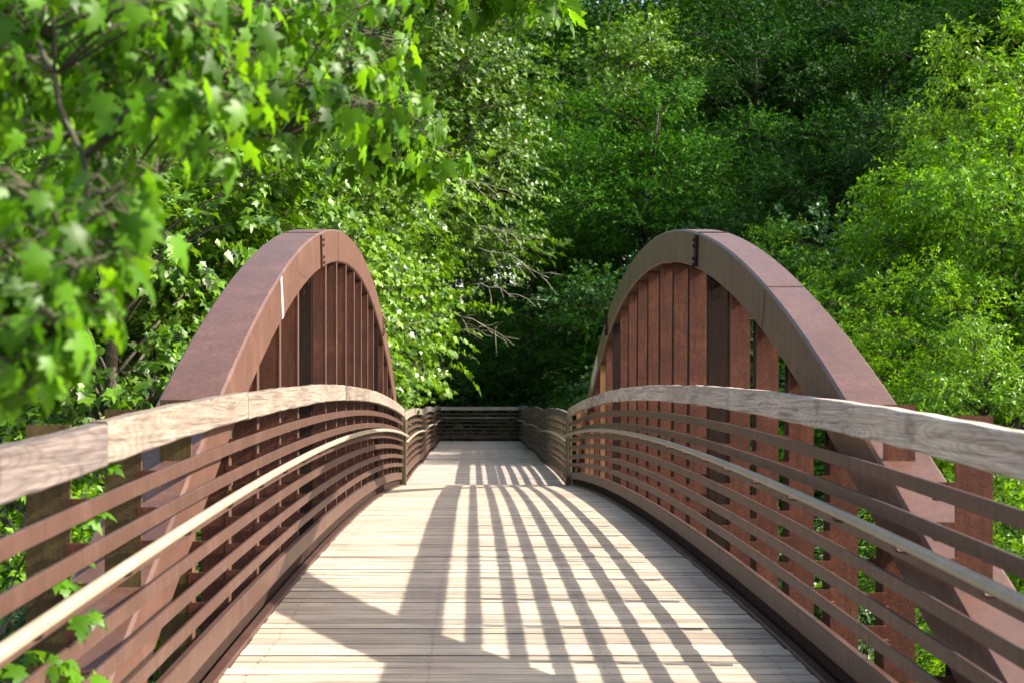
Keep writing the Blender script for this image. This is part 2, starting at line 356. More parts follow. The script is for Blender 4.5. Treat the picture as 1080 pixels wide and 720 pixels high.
for s_ in (-1, 1):
    side(s_); a0, a1 = ARX[s_]; inner = a1 if s_ < 0 else a0
    mb = MB(); mb.sweep([(YC + o, arch_top(o)) for o in np.linspace(-OE, OE, 97)], chsec(a0, a1, -TH, 0, 0.014))
    arch = mb.build('arch', M_PAINT, bridge)
    for sp in (-3.56 * SIDE[s_], 4.6 * SIDE[s_]):
        mb = MB(); xi = (inner, inner + 0.022) if s_ < 0 else (inner - 0.022, inner)
        band(mb, sp, 0.10, xi[0], xi[1], -TH + 0.02, -0.02)
        for nn in (-0.06, -0.11, -0.215, -0.265):
            for dy in (-0.02, 0.02):
                o = sp + dy; py, pz, ty, tz = arch_normal(o); y_, z_ = YC + o + py * nn, arch_top(o) + pz * nn
                xe = xi[1] if s_ < 0 else xi[0]; mb.tube([(xe + 0.016 * (-s_), y_, z_), (xe, y_, z_)], 0.013, 6)
        # pair of cap flanges that stand a little proud over the top
        band(mb, sp, 0.05, a0 + 0.01, a1 - 0.01, 0.0, 0.006)
        mb.build('splice_plate', M_SHADERUST if s_ > 0 else M_PAINT, arch)
    for so in ([-6.0, -2.0] if s_ < 0 else [-5.8, 1.5]):
        mb = MB(); xi = (inner, inner + 0.003) if s_ < 0 else (inner - 0.003, inner)
        if s_ < 0 and so < -5: band(mb, so, 0.085, xi[0], xi[1], -TH + 0.012, -0.016)
        else: band(mb, so, 0.02, xi[0], xi[1], -TH + 0.016, -0.016); band(mb, so, 0.02, a0 + 0.016, a1 - 0.016, 0, 0.003)
        mb.build('weld_strip' if not (s_ < 0 and so < -5) else 'pale_strip', M_PALE if s_ < 0 and so < -5 else M_RAIL, arch)
    if s_ > 0:
        mb = MB(); band(mb, 6.2, 1.0, inner - 0.003, inner, -TH + 0.05, -0.05); mb.build('pale_strip', M_PALE, arch)
    else:
        q = random.Random(4); mb = MB(); pts = []
        for i in range(15):
            o = -5.75 + i * 0.115; nn = -0.19 + 0.07 * math.sin(i * 0.5) + q.uniform(-.012, .012); py, pz, ty, tz = arch_normal(o)
            pts.append((inner + 0.001, YC + o + py * nn, arch_top(o) + pz * nn))
        mb.tube(pts, 0.0022, 4); mb.build('scratch', M_RAIL, arch)
    # hanger plates, each a front plate with a leaning back plate and the tabs that hold the rails
    RZ = [0.285, 0.44, 0.58, 0.73, 0.885, 1.035]
    p0, p1 = PX[s_]
    for k in range(-13, 14):
        o = k * SPACING; y = YC + o; q = random.Random(100 * k + s_)
        if y < YB0 + 0.1: continue
        top_rail_z = zd(min(max(y, YB0), YB1)) + 1.41
        zb = zd(min(y, YB1)) - 0.30; zu = under(o); zt = arch_top(o)
        mb = MB(); special = k in (-4, 4); past = y > YB1
        xm, hw, YW = (p0 + p1) / 2, (p1 - p0) / 2, 0.0
        def plate(off, th, z0, z1, lean=0.0, w=hw):
            ya = lambda d, z, t: y + d * YW + off + t + lean * (z1 - z)
            mb.add([(xm + d, ya(d, z, t), z) for d in (-w, w) for z, t in ((z1, 0), (z1, th), (z0, th), (z0, 0))],
                   [(0, 1, 2, 3), (7, 6, 5, 4), (0, 4, 5, 1), (1, 5, 6, 2), (2, 6, 7, 3), (3, 7, 4, 0)])
        mb.mi = 4 if (zt < top_rail_z + 0.04 and s_ < 0) else 0
        if special: mb.mi = 1  # bolted posts take the dark colour that stands in for shade
        if zu > zb + 0.1:
            zj = zu + 0.05
            if special: plate(-0.05, 0.015, zb, zj); plate(0.05, 0.015, zb, zj)
            else:
                plate(-0.007, 0.012, zb, zj); m0 = mb.mi
                if s_ < 0: mb.mi = 3; mb.box(p1 - 0.003, p1 + 0.005, y - 0.0085, y + 0.075, zb, zj - 0.01)     # folded lip on the deck side
                mb.mi = 1  # back plate: shade put into its colour
                plate(0.11, 0.006, zb, zj, 0.06, hw - .004); mb.mi = m0
        if not past and zt < top_rail_z + 0.04:
            plate(-0.007, 0.012, max(zt - 0.12, zb), top_rail_z - 0.004)
        if not past:
            mb.mi = 2; xi_ = p1 if s_ < 0 else p0; tx = sorted((s_ * 1.55, xi_ + s_ * 0.012)); yo = (xi_ - xm) * YW - 0.012
            for rz in RZ:
                z_ = top_rail_z - rz
                if zu < z_ < zt + 0.03: continue
                mb.box(tx[0], tx[1], y + yo - 0.05, y + yo, z_ - 0.045, z_ - 0.034); mb.box(tx[0] + .001, tx[1] - 0.001, y + yo - 0.012, y + yo - 0.002, z_ - 0.033, z_ + 0.025)
        if special:
            mb.mi = 1
            for dx_, dz in ((0.04, 0.08), (-0.04, 0.08), (0.0, 0.17)):
                mb.tube([(xm + dx_, y - 0.07, zu - dz), (xm + dx_, y - 0.105, zu - dz)], 0.024, 6)
        if mb.f: mb.build('hanger_plate', [M_SUNRUST if (s_ > 0 and k > 3 and q.random() < .55) else M_RUST, M_SHADERUST, M_RUST, M_PAINT, M_MOSSY], bridge)
    # horizontal rails, kerb plate, handrail, wooden top rail
    a, c = sorted((s_ * 1.53, s_ * 1.548))
    for rz in RZ:
        mb = MB(); mb.sweep([(y, zd(y) + 1.41 - rz) for y in ys], chsec(a, c, -0.031, 0.031, 0.003)); mb.build('rail', M_RAIL, bridge)
    mb = MB(); a2, c2 = sorted((s_ * 1.55, s_ * 1.59))
    mb.sweep([(y, zd(y) + 0.112) for y in ys], chsec(a2, c2, 0.0, 0.128, 0.006))
    mb.build('kerb_plate', M_RAIL, bridge)
    mb = MB(); a5, c5 = sorted((s_ * 1.597, s_ * 1.626)); mb.sweep([(y, zd(y)) for y in ys], chsec(a5, c5, -0.2, 0.165, 0.004)); mb.build('sun_block_bar', M_SHADERUST, bridge)  # added bar that blocks sunlight coming in under the kerb plate
    mb = MB(); hx = s_ * 1.447
    mb.tube([(hx, y, zd(y) + 1.41 - 0.505) for y in np.linspace(YB0, YB1, 80)], 0.0235, 10); hr = mb.build('handrail', M_GALV, bridge, True)
    for k in range(-13, 10):
        y = YC + k * SPACING + 0.12
        if y < YB0 + .1 or y > YB1 - .1: continue
        z_ = zd(y) + 1.41 - 0.505
        mb = MB(); x1_ = s_ * 1.53
        mb.tube([(hx, y, z_ - 0.02), (hx + s_ * .004, y, z_ - 0.038), (hx + s_ * 0.016, y, z_ - 0.045), (x1_, y, z_ - 0.05)], 0.0065, 6)
        mb.build('handrail_bracket', M_RAIL, hr)
    a3, c3 = sorted((s_ * 1.50, s_ * 1.575)); y = YB0; q = random.Random(5 + s_)
    cuts = [YB0, 4.62, 7.5, 10.4, 13.2, 16.1, 19.0, 21.8, YB1 - 0.05] if s_ < 0 else [YB0, 6.1, 9.0, 11.9, 14.7, 17.6, 20.5, YB1 - 0.05]
    for y0, y1 in zip(cuts[:-1], cuts[1:]):
        mb = MB(); k = 12; off = q.gauss(0, 0.003); pth = [(y0 + 0.003 + (y1 - y0 - 0.006) * i / k, zd(y0 + (y1 - y0) * i / k) + 1.41 + q.gauss(0, 0.0022) + off) for i in range(k + 1)]
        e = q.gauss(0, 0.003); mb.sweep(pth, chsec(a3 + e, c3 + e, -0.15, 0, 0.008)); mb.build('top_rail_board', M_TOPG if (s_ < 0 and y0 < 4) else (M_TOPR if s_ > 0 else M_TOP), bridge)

# ------------------------------------------------------------------ boardwalk beyond the bridge
walk = thing('boardwalk', 'grey plank boardwalk with slatted railings running into the shade beyond the bridge', 'boardwalk')
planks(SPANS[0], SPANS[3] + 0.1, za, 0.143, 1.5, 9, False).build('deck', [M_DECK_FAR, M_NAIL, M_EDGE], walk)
HW = 1.335
for s_ in (-1, 1):
    YE = SPANS[3] - 0.06
    yy = sorted(set([float(t) for t in np.linspace(SPANS[0], YE, 91)] + [p for p in SPANS[:3]]))
    a, c = sorted((s_ * 1.53, s_ * 1.58))
    for rz in [0.27, 0.41, 0.555, 0.70, 0.85, 0.995]:
        mb = MB(); mb.sweep([(y, za(y) + HW - rz) for y in yy], chsec(a, c, -0.03, 0.03, 0.006)); mb.build('rail', M_RAIL, walk)
    mb = MB(); mb.sweep([(y, za(y) + 0.09) for y in yy], chsec(a, c, 0, 0.16, 0.006)); mb.build('kerb_plate', M_RAIL, walk)
    mb = MB(); mb.tube([(s_ * 1.468, y, za(y) + 0.80) for y in yy], 0.0235, 8); mb.build('handrail', M_GALV, walk, True)
    mb = MB(); a4, c4 = sorted((s_ * 1.504, s_ * 1.56)); mb.sweep([(y, za(y)) for y in yy], chsec(a4, c4, -0.26, 0.02, 0.004)); mb.build('edge_girder', M_RAIL, walk)
    a3, c3 = sorted((s_ * 1.50, s_ * 1.575)); q = random.Random(15 + s_); y0 = SPANS[0]
    for j in range(12):
        y1 = y0 + (YE - SPANS[0]) / 12
        mb = MB(); mb.sweep([(y0 + .003 + (y1 - y0 - .006) * i / 6, za(y0 + (y1 - y0) * i / 6) + HW + q.gauss(0, .003)) for i in range(7)], chsec(a3, c3, -0.145, 0, 0.008))
        mb.build('top_rail_board', M_TOPG if (s_ > 0 or j > 4) else M_TOP, walk); y0 = y1  # darker boards paint the shade along the right and farther left rail
    posts = [SPANS[0] - 0.02] + [SPANS[0] + 1.5 * i for i in range(1, 18)] + [SPANS[3] - 0.1]
    for i, y in enumerate(posts):
        x_ = s_ * (1.525 if i == 0 else 1.645); h_ = 0.075 if i == 0 else 0.045
        mb = MB(); zg = float(ground_z(x_, y)) - 0.3 
        if i == 0: mb.box(x_ - 0.05, x_ + 0.05, y - 0.05, y + 0.05, BASE - 0.3, BASE + 1.22, 0.006)
        else: mb.box(x_ - h_, x_ + h_, y - h_, y + h_, zg, za(y) + 1.2, 0.006)
        mb.build('post', M_POST, walk)
yE = SPANS[3]
for rz in [0.27, 0.41, 0.555, 0.70, 0.85, 0.995]:
    mb = MB(); mb.box(-1.58, 1.58, yE, yE + 0.05, BASE + HW - rz - 0.03, BASE + HW - rz + 0.03, 0.006); mb.build('rail', M_RAIL, walk)
mb = MB(); mb.box(-1.6, 1.6, yE - 0.01, yE + 0.06, BASE + HW - 0.13, BASE + HW, 0.008); mb.build('top_rail_board', M_TOPX, walk)
mb = MB(); mb.box(-1.58, 1.58, yE, yE + 0.05, BASE + 0.09, BASE + 0.25, 0.006); mb.build('kerb_plate', M_RAIL, walk)
mb = MB(); mb.tube([(-1.5, yE - 0.06, BASE + 0.9), (1.5, yE - 0.06, BASE + 0.9)], 0.0235, 8); mb.build('handrail', M_GALV, walk, True)

# ------------------------------------------------------------------ foliage
def np_mesh(name, V, polys_idx, sizes, mats, mat_idx=None):
    me = bpy.data.meshes.new(name)
    me.vertices.add(len(V)); me.vertices.foreach_set('co', np.ascontiguousarray(V, np.float32).ravel())
    me.loops.add(len(polys_idx)); me.loops.foreach_set('vertex_index', np.ascontiguousarray(polys_idx, np.int32))
    st = np.concatenate([[0], np.cumsum(sizes)[:-1]]).astype(np.int32)
    me.polygons.add(len(sizes)); me.polygons.foreach_set('loop_start', st); me.polygons.foreach_set('loop_total', np.asarray(sizes, np.int32))
    for m_ in mats: me.materials.append(m_)
    if mat_idx is not None: me.polygons.foreach_set('material_index', np.asarray(mat_idx, np.int32))
    me.update(calc_edges=True); me.validate(); return me
# leaf templates: x across, y along, z up; each one island with a folded midrib
def T_ovate(w=0.27):
    V = np.array([(0, 0, 0), (w, .42, .09), (0, 1, -.12), (-w, .42, .09), (0, .5, 0)], float)
    return V, [(0, 1, 4), (1, 2, 4), (0, 4, 3), (4, 2, 3)]
def T_star():
    V = np.array([(0, 0, 0), (.34, .0, .03), (.56, .42, .02), (.22, .48, .06), (0, 1, -.14), (-.22, .48, .06), (-.56, .42, .02), (-.34, .0, .03), (0, .45, 0)], float)
    return V, [(0, 1, 2, 3, 8), (8, 3, 4), (0, 8, 5, 6, 7), (8, 4, 5)]
def T_maple():
    half = [(.10, -.05), (.30, -.07), (.44, .04), (.29, .17), (.45, .25), (.62, .42), (.46, .44), (.32, .44), (.19, .47), (.27, .66), (.17, .71), (.10, .85)]
    mid = [(0, 0), (0, .25), (0, .5), (0, .75), (0, 1.0)]
    def zf(x, y): return -0.45 * y * y - 0.30 * abs(x) ** 1.4 + 0.05 * math.sin(9 * x + 5 * y) * abs(x)
    V = [(x, y, zf(x, y)) for x, y in mid] + [(x, y, zf(x, y) + 0.03) for x, y in half] + [(-x, y, zf(-x, y) + 0.03) for x, y in half]
    def hp(o): return [[0] + [o + i for i in range(0, 4)] + [1], [1] + [o + i for i in range(3, 9)] + [2], [2] + [o + i for i in range(8, 11)] + [3], [3, o + 10, o + 11, 4]]
    F = [tuple(f) for f in hp(5)] + [tuple(reversed(f)) for f in hp(17)]
    V = np.array(V, float); V[:, 0] *= 0.88
    return V, F
def norm(a): return a / np.maximum(np.linalg.norm(a, axis=-1, keepdims=True), 1e-9)
def leaves_mesh(name, P, D, N, S, tmpl, mats):
    """one mesh of leaves: base P, direction D, rough normal N, size S"""
    V0, F0 = tmpl; D = norm(D); Xa = norm(np.cross(D, N)); Na = np.cross(Xa, D)
    n = len(P); k = len(V0)
    V = P[:, None, :] + S[:, None, None] * (V0[None, :, 0, None] * Xa[:, None, :] + V0[None, :, 1, None] * D[:, None, :] + V0[None, :, 2, None] * Na[:, None, :])
    flat = np.concatenate([np.array(f) for f in F0]); sz = np.array([len(f) for f in F0])
    idx = (np.arange(n)[:, None] * k + flat[None, :]).ravel(); sizes = np.tile(sz, n)
    return np_mesh(name, V.reshape(-1, 3), idx, sizes, mats)
def crown_data(g, H, Rr, z0, boughs, shoots, lps, leaf, droop=0.25, inner=0.5, flat=0.45, brad=None, upright=0.25, lob=0.22):
    """bough centres through an uneven crown, shoots round each bough, leaves two-ranked along each shoot"""
    Hc = H - z0; zc = z0 + Hc * 0.5
    d = norm(g.normal(size=(boughs * 3, 3))); d = d[d[:, 2] > -0.75][:boughs]
    ph = g.uniform(0, 6.28, 6); az_ = np.arctan2(d[:, 1], d[:, 0])
    irr = 1 + lob * np.sin(2 * az_ + ph[0]) * np.cos(3 * d[:, 2] + ph[1]) + lob * np.sin(5 * az_ + ph[2] + 4 * d[:, 2])
    rr = np.where(g.random(len(d)) < 0.72, g.uniform(0.82, 1.02, len(d)), g.uniform(inner, 0.85, len(d)))
    prof = np.sqrt(np.clip(1 - (np.maximum(d[:, 2], 0)) ** 2 * 0.2, 0, 1))
    B = d * np.array([Rr, Rr, Hc * 0.5]) * (rr * irr * prof)[:, None] * 0.9 + np.array([0, 0, zc])
    B[:, 2] = np.clip(B[:, 2], z0 * 0.5 + 0.2, None)
    br = (brad or Rr * 0.27) * g.uniform(0.65, 1.3, len(d))
    nB = len(d); off = g.normal(size=(nB, shoots, 3)); off = norm(off) * (g.random((nB, shoots, 1)) ** 0.45)
    off *= br[:, None, None]; off[..., 2] *= flat * g.uniform(.7, 1.5, (nB, 1))
    SP = (B[:, None, :] + off)
    out = d.copy(); out[:, 2] *= 0.5
    SA = norm(norm(off) * 0.8 + out[:, None, :] * 0.8 + g.normal(size=off.shape) * 0.35 + np.array([0, 0, upright]))
    SN = norm(np.array([0, 0, 0.9]) + out[:, None, :] * 0.75 + norm(off) * 0.35 + g.normal(size=off.shape) * 0.35)
    SP = SP.reshape(-1, 3); SA = SA.reshape(-1, 3); SN = SN.reshape(-1, 3); m_ = len(SP)
    L = leaf * g.uniform(2.6, 5.0, (m_, 1))
    t = (np.arange(lps)[None, :] + g.random((m_, lps)) * 0.6) / lps
    SB = norm(np.cross(SN, SA)); sgn = np.where(np.arange(lps) % 2 == 0, 1.0, -1.0)[None, :, None]
    P = SP[:, None, :] + SA[:, None, :] * (t * L)[..., None] + np.array([0, 0, -1]) * (t ** 2 * L * droop)[..., None]
    D = SA[:, None, :] * (0.35 + 0.6 * t[..., None]) + SB[:, None, :] * sgn * (1.0 - 0.6 * t[..., None]) + g.normal(size=P.shape) * 0.3 + np.array([0, 0, -droop])
    N = SN[:, None, :] + g.normal(size=P.shape) * 0.42
    S = leaf * g.uniform(0.6, 1.2, (m_, lps))
    return B, SP, P.reshape(-1, 3), D.reshape(-1, 3), N.reshape(-1, 3), S.ravel()
def wood_mesh(g, H, B, SP, shoots, r0, z0, twigs=True, mat=None, forks=1):
    mb = MB(); q = random.Random(int(g.integers(1e6)))
    top = H * 0.86; pts = []; rad = []
    for i in range(9):
        t = i / 8; pts.append((0.02 * H * math.sin(t * 3 + 1) * t, 0.02 * H * math.sin(t * 4) * t, -0.5 + (top + 0.5) * t)); rad.append(r0 * (1.25 if i == 0 else 1) * (1 - 0.86 * t))
    mb.tube(pts, rad, 9)
    for i, b_ in enumerate(B):
        zb = max(0.35, min(top * 0.95, b_[2] - 0.35 * math.hypot(b_[0], b_[1]) - q.uniform(0, 1.0)))
        t = (zb + 0.5) / (top + 0.5); st = Vector((0.02 * H * math.sin(t * 3 + 1) * t, 0.02 * H * math.sin(t * 4) * t, zb)); en = Vector(b_)
        rb = max(0.012, r0 * 0.30 * (1 - 0.7 * t)); md = st.lerp(en, 0.5) + Vector((q.gauss(0, .15), q.gauss(0, .15), 0.10 * (en - st).length))
        mb.tube([st, st.lerp(md, .55) + Vector((0, 0, .02)), md, en], [rb, rb * .8, rb * .6, rb * .25], 5)
        if twigs:
            for j in range(0, shoots, 7):
                p = Vector(SP[i * shoots + j]); c_ = md.lerp(en, q.uniform(0.4, 1.0)); mb.tube([c_, p], [rb * .22, 0.004], 3)
    return mb
def tree_kind(seed, H, Rr, z0, boughs, shoots, lps, leaf, tmpl, lmat, r0, bark, **kw):
    g = np.random.default_rng(seed); B, SP, P, D, N, S = crown_data(g, H, Rr, z0, boughs, shoots, lps, leaf, **kw)
    return (wood_mesh(g, H, B, SP, shoots, r0, z0).mesh('trunk', bark, True), leaves_mesh('crown', P, D, N, S, tmpl, [lmat]))
K_SYC = tree_kind(21, 13, 5.2, 0.6, 105, 44, 11, 0.155, T_star(), L_SYC, 0.26, M_PALEBARK, droop=0.35, inner=0.45)
K_SYC2 = tree_kind(22, 9, 3.6, 0.4, 60, 30, 11, 0.165, T_star(), L_SYC, 0.18, M_PALEBARK, droop=0.35, inner=0.45)
K_TALL = tree_kind(23, 24, 6.6, 2.5, 110, 74, 10, 0.21, T_ovate(0.3), L_DARK, 0.38, M_BARK, droop=0.3, inner=0.4)
K_TALL2 = tree_kind(24, 20, 6.0, 1.5, 96, 74, 10, 0.20, T_ovate(0.3), L_MIDG, 0.32, M_BARK, droop=0.2, inner=0.4, lob=.3)
K_FAR = tree_kind(31, 24, 6.8, 1.5, 110, 26, 8, 0.36, T_ovate(0.32), L_DARK, 0.36, M_BARK, droop=0.3, inner=0.4)
K_PALE = tree_kind(25, 23, 6.5, 5, 130, 48, 9, 0.20, T_star(), L_PALE, 0.34, M_PALEBARK, droop=0.3, inner=0.4)
K_BRIGHT = tree_kind(26, 11.5, 5.0, 0.8, 90, 68, 11, 0.17, T_ovate(0.22), L_BRIGHT, 0.24, M_BARK, droop=0.55, inner=0.45, brad=1.05, upright=0.4, lob=.3)
K_MID = tree_kind(27, 9.5, 4.3, 0.5, 70, 62, 11, 0.16, T_ovate(0.27), L_MIDG, 0.2, M_BARK, droop=0.35, inner=0.45, lob=.3)
K_VINE = tree_kind(28, 7.0, 3.4, 0.2, 56, 62, 11, 0.13, T_ovate(0.36), L_VINE, 0.16, M_BARK, droop=0.35, inner=0.5, lob=.3)
K_SHRUB = tree_kind(29, 3.6, 2.1, 0.1, 38, 28, 11, 0.12, T_ovate(0.27), L_BRIGHT, 0.06, M_BARK, droop=0.45, inner=0.35, brad=.62)
K_SHRUB2 = tree_kind(30, 3.2, 2.3, 0.1, 38, 28, 11, 0.11, T_star(), L_VINE, 0.06, M_BARK, droop=0.35, inner=0.35, brad=.65)
def plant(name, cat, label, kind, px, Y, scale=1.0, rot=0.0, sz=1.0, group=None, x=None, dz=0.0, tone=(1, 1, 1)):
    x = wx(px, Y) if x is None else x
    t = thing(name, label, cat, (x, Y, float(ground_z(x, Y)) - 0.05 + dz), group); t.rotation_euler.z = rot; t.scale = (scale, scale, scale * sz)
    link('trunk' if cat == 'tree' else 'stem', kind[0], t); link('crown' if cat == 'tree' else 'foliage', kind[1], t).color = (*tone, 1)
    return t
# left bank
plant('sycamore_tree', 'tree', 'sunlit light green sycamore filling the view right behind the left arch', K_SYC, 228, 31, 1.0, 0.4, 1.12, tone=(1.2, 1.15, 1))
plant('sycamore_tree', 'tree', 'sycamore leaning over the boardwalk with bare dead twigs on its right side', K_SYC, 300, 40, 1.0, 2.3, 1.25, dz=0.8, tone=(1.05, 1.05, 1))
plant('sycamore_tree', 'tree', 'shaded sycamore at the left edge behind the close hanging leaves', K_SYC2, 120, 23, 1.15, 1.2, 1.05, tone=(0.9, 0.95, 1))
plant('sycamore_tree', 'tree', 'small sycamore low between the left arch foot and the left edge', K_SYC2, 215, 27, 0.85, 4.2)
plant('pale_leaved_tree', 'tree', 'tall airy tree with pale leaves standing over the left sycamores', K_PALE, 405, 50, 0.95, 0.5)
# middle wood
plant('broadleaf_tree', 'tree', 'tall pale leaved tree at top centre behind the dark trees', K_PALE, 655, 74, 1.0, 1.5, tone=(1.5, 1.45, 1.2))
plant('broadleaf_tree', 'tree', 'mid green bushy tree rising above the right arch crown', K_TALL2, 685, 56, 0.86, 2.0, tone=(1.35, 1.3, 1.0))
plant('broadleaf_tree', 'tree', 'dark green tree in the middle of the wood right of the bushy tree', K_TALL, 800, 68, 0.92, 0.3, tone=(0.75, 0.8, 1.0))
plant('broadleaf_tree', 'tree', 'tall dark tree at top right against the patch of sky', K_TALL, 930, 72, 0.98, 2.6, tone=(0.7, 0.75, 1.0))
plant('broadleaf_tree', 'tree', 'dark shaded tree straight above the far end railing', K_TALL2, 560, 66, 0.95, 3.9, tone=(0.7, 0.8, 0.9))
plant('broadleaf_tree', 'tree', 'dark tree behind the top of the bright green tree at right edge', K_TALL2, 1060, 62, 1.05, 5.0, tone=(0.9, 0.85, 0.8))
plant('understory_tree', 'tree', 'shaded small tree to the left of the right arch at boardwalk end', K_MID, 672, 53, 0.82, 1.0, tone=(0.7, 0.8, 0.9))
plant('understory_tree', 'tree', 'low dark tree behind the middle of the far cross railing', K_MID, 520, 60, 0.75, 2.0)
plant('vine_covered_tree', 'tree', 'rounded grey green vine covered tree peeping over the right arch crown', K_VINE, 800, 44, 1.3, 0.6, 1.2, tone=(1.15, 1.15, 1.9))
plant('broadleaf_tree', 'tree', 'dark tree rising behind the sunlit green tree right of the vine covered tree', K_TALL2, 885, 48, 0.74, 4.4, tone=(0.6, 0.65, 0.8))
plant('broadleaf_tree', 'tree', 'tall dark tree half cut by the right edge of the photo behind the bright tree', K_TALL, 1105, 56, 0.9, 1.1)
for x, y, s_, r_ in ((30, 50, 1.15, .4), (33, 60, 1.2, 2.2), (41, 54, 1.25, 3.9), (26, 66, 1.1, 5.2)):
    plant('broadleaf_tree', 'tree', 'tall dark tree of the wood beyond the right edge', K_TALL2, 0, y, s_, r_, 1.0, 'trees of the wood past the right edge', x)
plant('understory_tree', 'tree', 'small vine covered tree close beside the boardwalk seen between the right arch plates', K_VINE, 0, 35.0, 1.1, 2.0, 1.0, None, 6.3)
plant('understory_tree', 'tree', 'small dark tree on the right of the boardwalk just before its far end', K_MID, 0, 44.5, 0.74, 4.0, 1.0, None, 7.0)
# right bank
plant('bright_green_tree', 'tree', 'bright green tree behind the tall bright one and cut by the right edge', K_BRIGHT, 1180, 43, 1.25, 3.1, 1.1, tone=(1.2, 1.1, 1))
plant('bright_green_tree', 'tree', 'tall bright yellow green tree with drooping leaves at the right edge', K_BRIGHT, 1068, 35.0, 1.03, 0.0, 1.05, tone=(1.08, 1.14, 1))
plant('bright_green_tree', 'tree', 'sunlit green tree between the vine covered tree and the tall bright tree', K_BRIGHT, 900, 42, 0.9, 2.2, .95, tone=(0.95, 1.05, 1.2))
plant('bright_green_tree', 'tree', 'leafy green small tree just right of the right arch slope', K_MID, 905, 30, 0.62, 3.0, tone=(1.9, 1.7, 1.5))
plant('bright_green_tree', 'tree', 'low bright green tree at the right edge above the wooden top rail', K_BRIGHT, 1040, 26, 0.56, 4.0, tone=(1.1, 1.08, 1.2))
for i, (x, Y, k, s_, lab) in enumerate([
    (4.3, 11.0, K_SHRUB, 0.75, 'leafy shrub seen through the rails under the near slope of the right arch'),
    (6.2, 15.5, K_SHRUB, 0.95, 'bright leafy shrub outside the right arch below the wooden top rail'),
    (5.0, 20.5, K_SHRUB2, 0.8, 'shrub glimpsed between the rusty plates of the right arch'),
    (-4.6, 9.5, K_SHRUB2, 0.9, 'dark shrub seen through the rails under the near slope of the left arch'),
    (-5.2, 15.0, K_SHRUB, 1.0, 'leafy shrub behind the rusty plates of the left arch'),
    (-4.4, 27.0, K_SHRUB2, 1.1, 'shrub beside the left railing of the boardwalk'),
    (4.6, 35.0, K_SHRUB2, 0.9, 'shaded shrub beside the right railing of the boardwalk'),
    (-2.8, 56.0, K_SHRUB2, 1.2, 'dark shrub behind the left corner of the far cross railing'),
    (1.4, 57.0, K_SHRUB2, 1.3, 'dark shrub behind the middle of the far cross railing'),
    (5.2, 53.0, K_SHRUB, 1.2, 'shaded shrub behind the right corner of the far cross railing'),
]):
    plant('shrub', 'shrub', lab, k, 0, Y, s_, i * 1.7, 1.0, None, x)
# far wood that closes the view, and the undergrowth: one object each
def stack_mesh(name, kinds, spots, mats):
    Vs, Is, Ss, Ms, n = [], [], [], [], 0
    for (kd, x, y, s_, rot) in spots:
        for part in (0, 1):
            me = kd[part]; nv = len(me.vertices); co = np.empty(nv * 3, np.float32); me.vertices.foreach_get('co', co); co = co.reshape(-1, 3)
            c_, sn = math.cos(rot), math.sin(rot); co = np.stack([co[:, 0] * c_ - co[:, 1] * sn, co[:, 0] * sn + co[:, 1] * c_, co[:, 2]], -1) * s_ + np.array([x, y, float(ground_z(x, y)) - 0.1])
            li = np.empty(len(me.loops), np.int32); me.loops.foreach_get('vertex_index', li); tz = np.empty(len(me.polygons), np.int32); me.polygons.foreach_get('loop_total', tz)
            Vs.append(co); Is.append(li + n); Ss.append(tz); Ms.append(np.full(len(tz), part if part == 0 else mats.index(me.materials[0]))); n += nv
    return np_mesh(name, np.concatenate(Vs), np.concatenate(Is), np.concatenate(Ss), mats, np.concatenate(Ms))
spots = [(K_FAR, -52 + i * 7.6 + rnd.uniform(-2, 2), 92 + 8 * (i % 2) + rnd.uniform(-3, 3), rnd.uniform(1.0, 1.3), rnd.uniform(0, 6)) for i in range(17)] + [(K_FAR, -64 + i * 8 + rnd.uniform(-2, 2), 118 + rnd.uniform(-5, 5), rnd.uniform(1.25, 1.5), rnd.uniform(0, 6)) for i in range(18)]
o = link('far_wood', stack_mesh('far_wood', None, spots, [M_BARK, L_DARK])); structure(o, 'stuff', 'far wood of tall green trees closing the view behind all others', 'wood')
g = np.random.default_rng(77); m_ = 5200
ux = np.where(g.random(m_) < 0.5, g.uniform(2.6, 26, m_), -g.uniform(2.4, 22, m_)); uy = g.uniform(4.5, 66, m_)
sel = uy > 53; ux[sel] = g.uniform(-22, 30, sel.sum())
hgt = g.random(m_) ** 1.6 * (0.5 + 1.1 * g.random(m_)); SP = np.stack([ux, uy, ground_z(ux, uy) + 0.1 + hgt], -1); lps = 12
SA = norm(g.normal(size=(m_, 3)) * np.array([1, 1, .5]) + np.array([0, 0, .5])); SN = norm(np.array([0, 0, 1.]) + g.normal(size=(m_, 3)) * .35); SB = norm(np.cross(SN, SA))
t = np.linspace(0, 1, lps)[None, :, None]; sg = np.where(np.arange(lps) % 2 == 0, 1., -1.)[None, :, None]
P = SP[:, None] + SA[:, None] * t * 0.55; D = SA[:, None] * .6 + SB[:, None] * sg + g.normal(size=P.shape) * .3; N = SN[:, None] + g.normal(size=P.shape) * .4
o = link('undergrowth', leaves_mesh('undergrowth', P.reshape(-1, 3), D.reshape(-1, 3), N.reshape(-1, 3), 0.15 * g.uniform(.6, 1.2, m_ * lps), T_ovate(.3), [L_VINE])); structure(o, 'stuff', 'tangled green undergrowth covering the ground on both sides of the bridge', 'undergrowth')

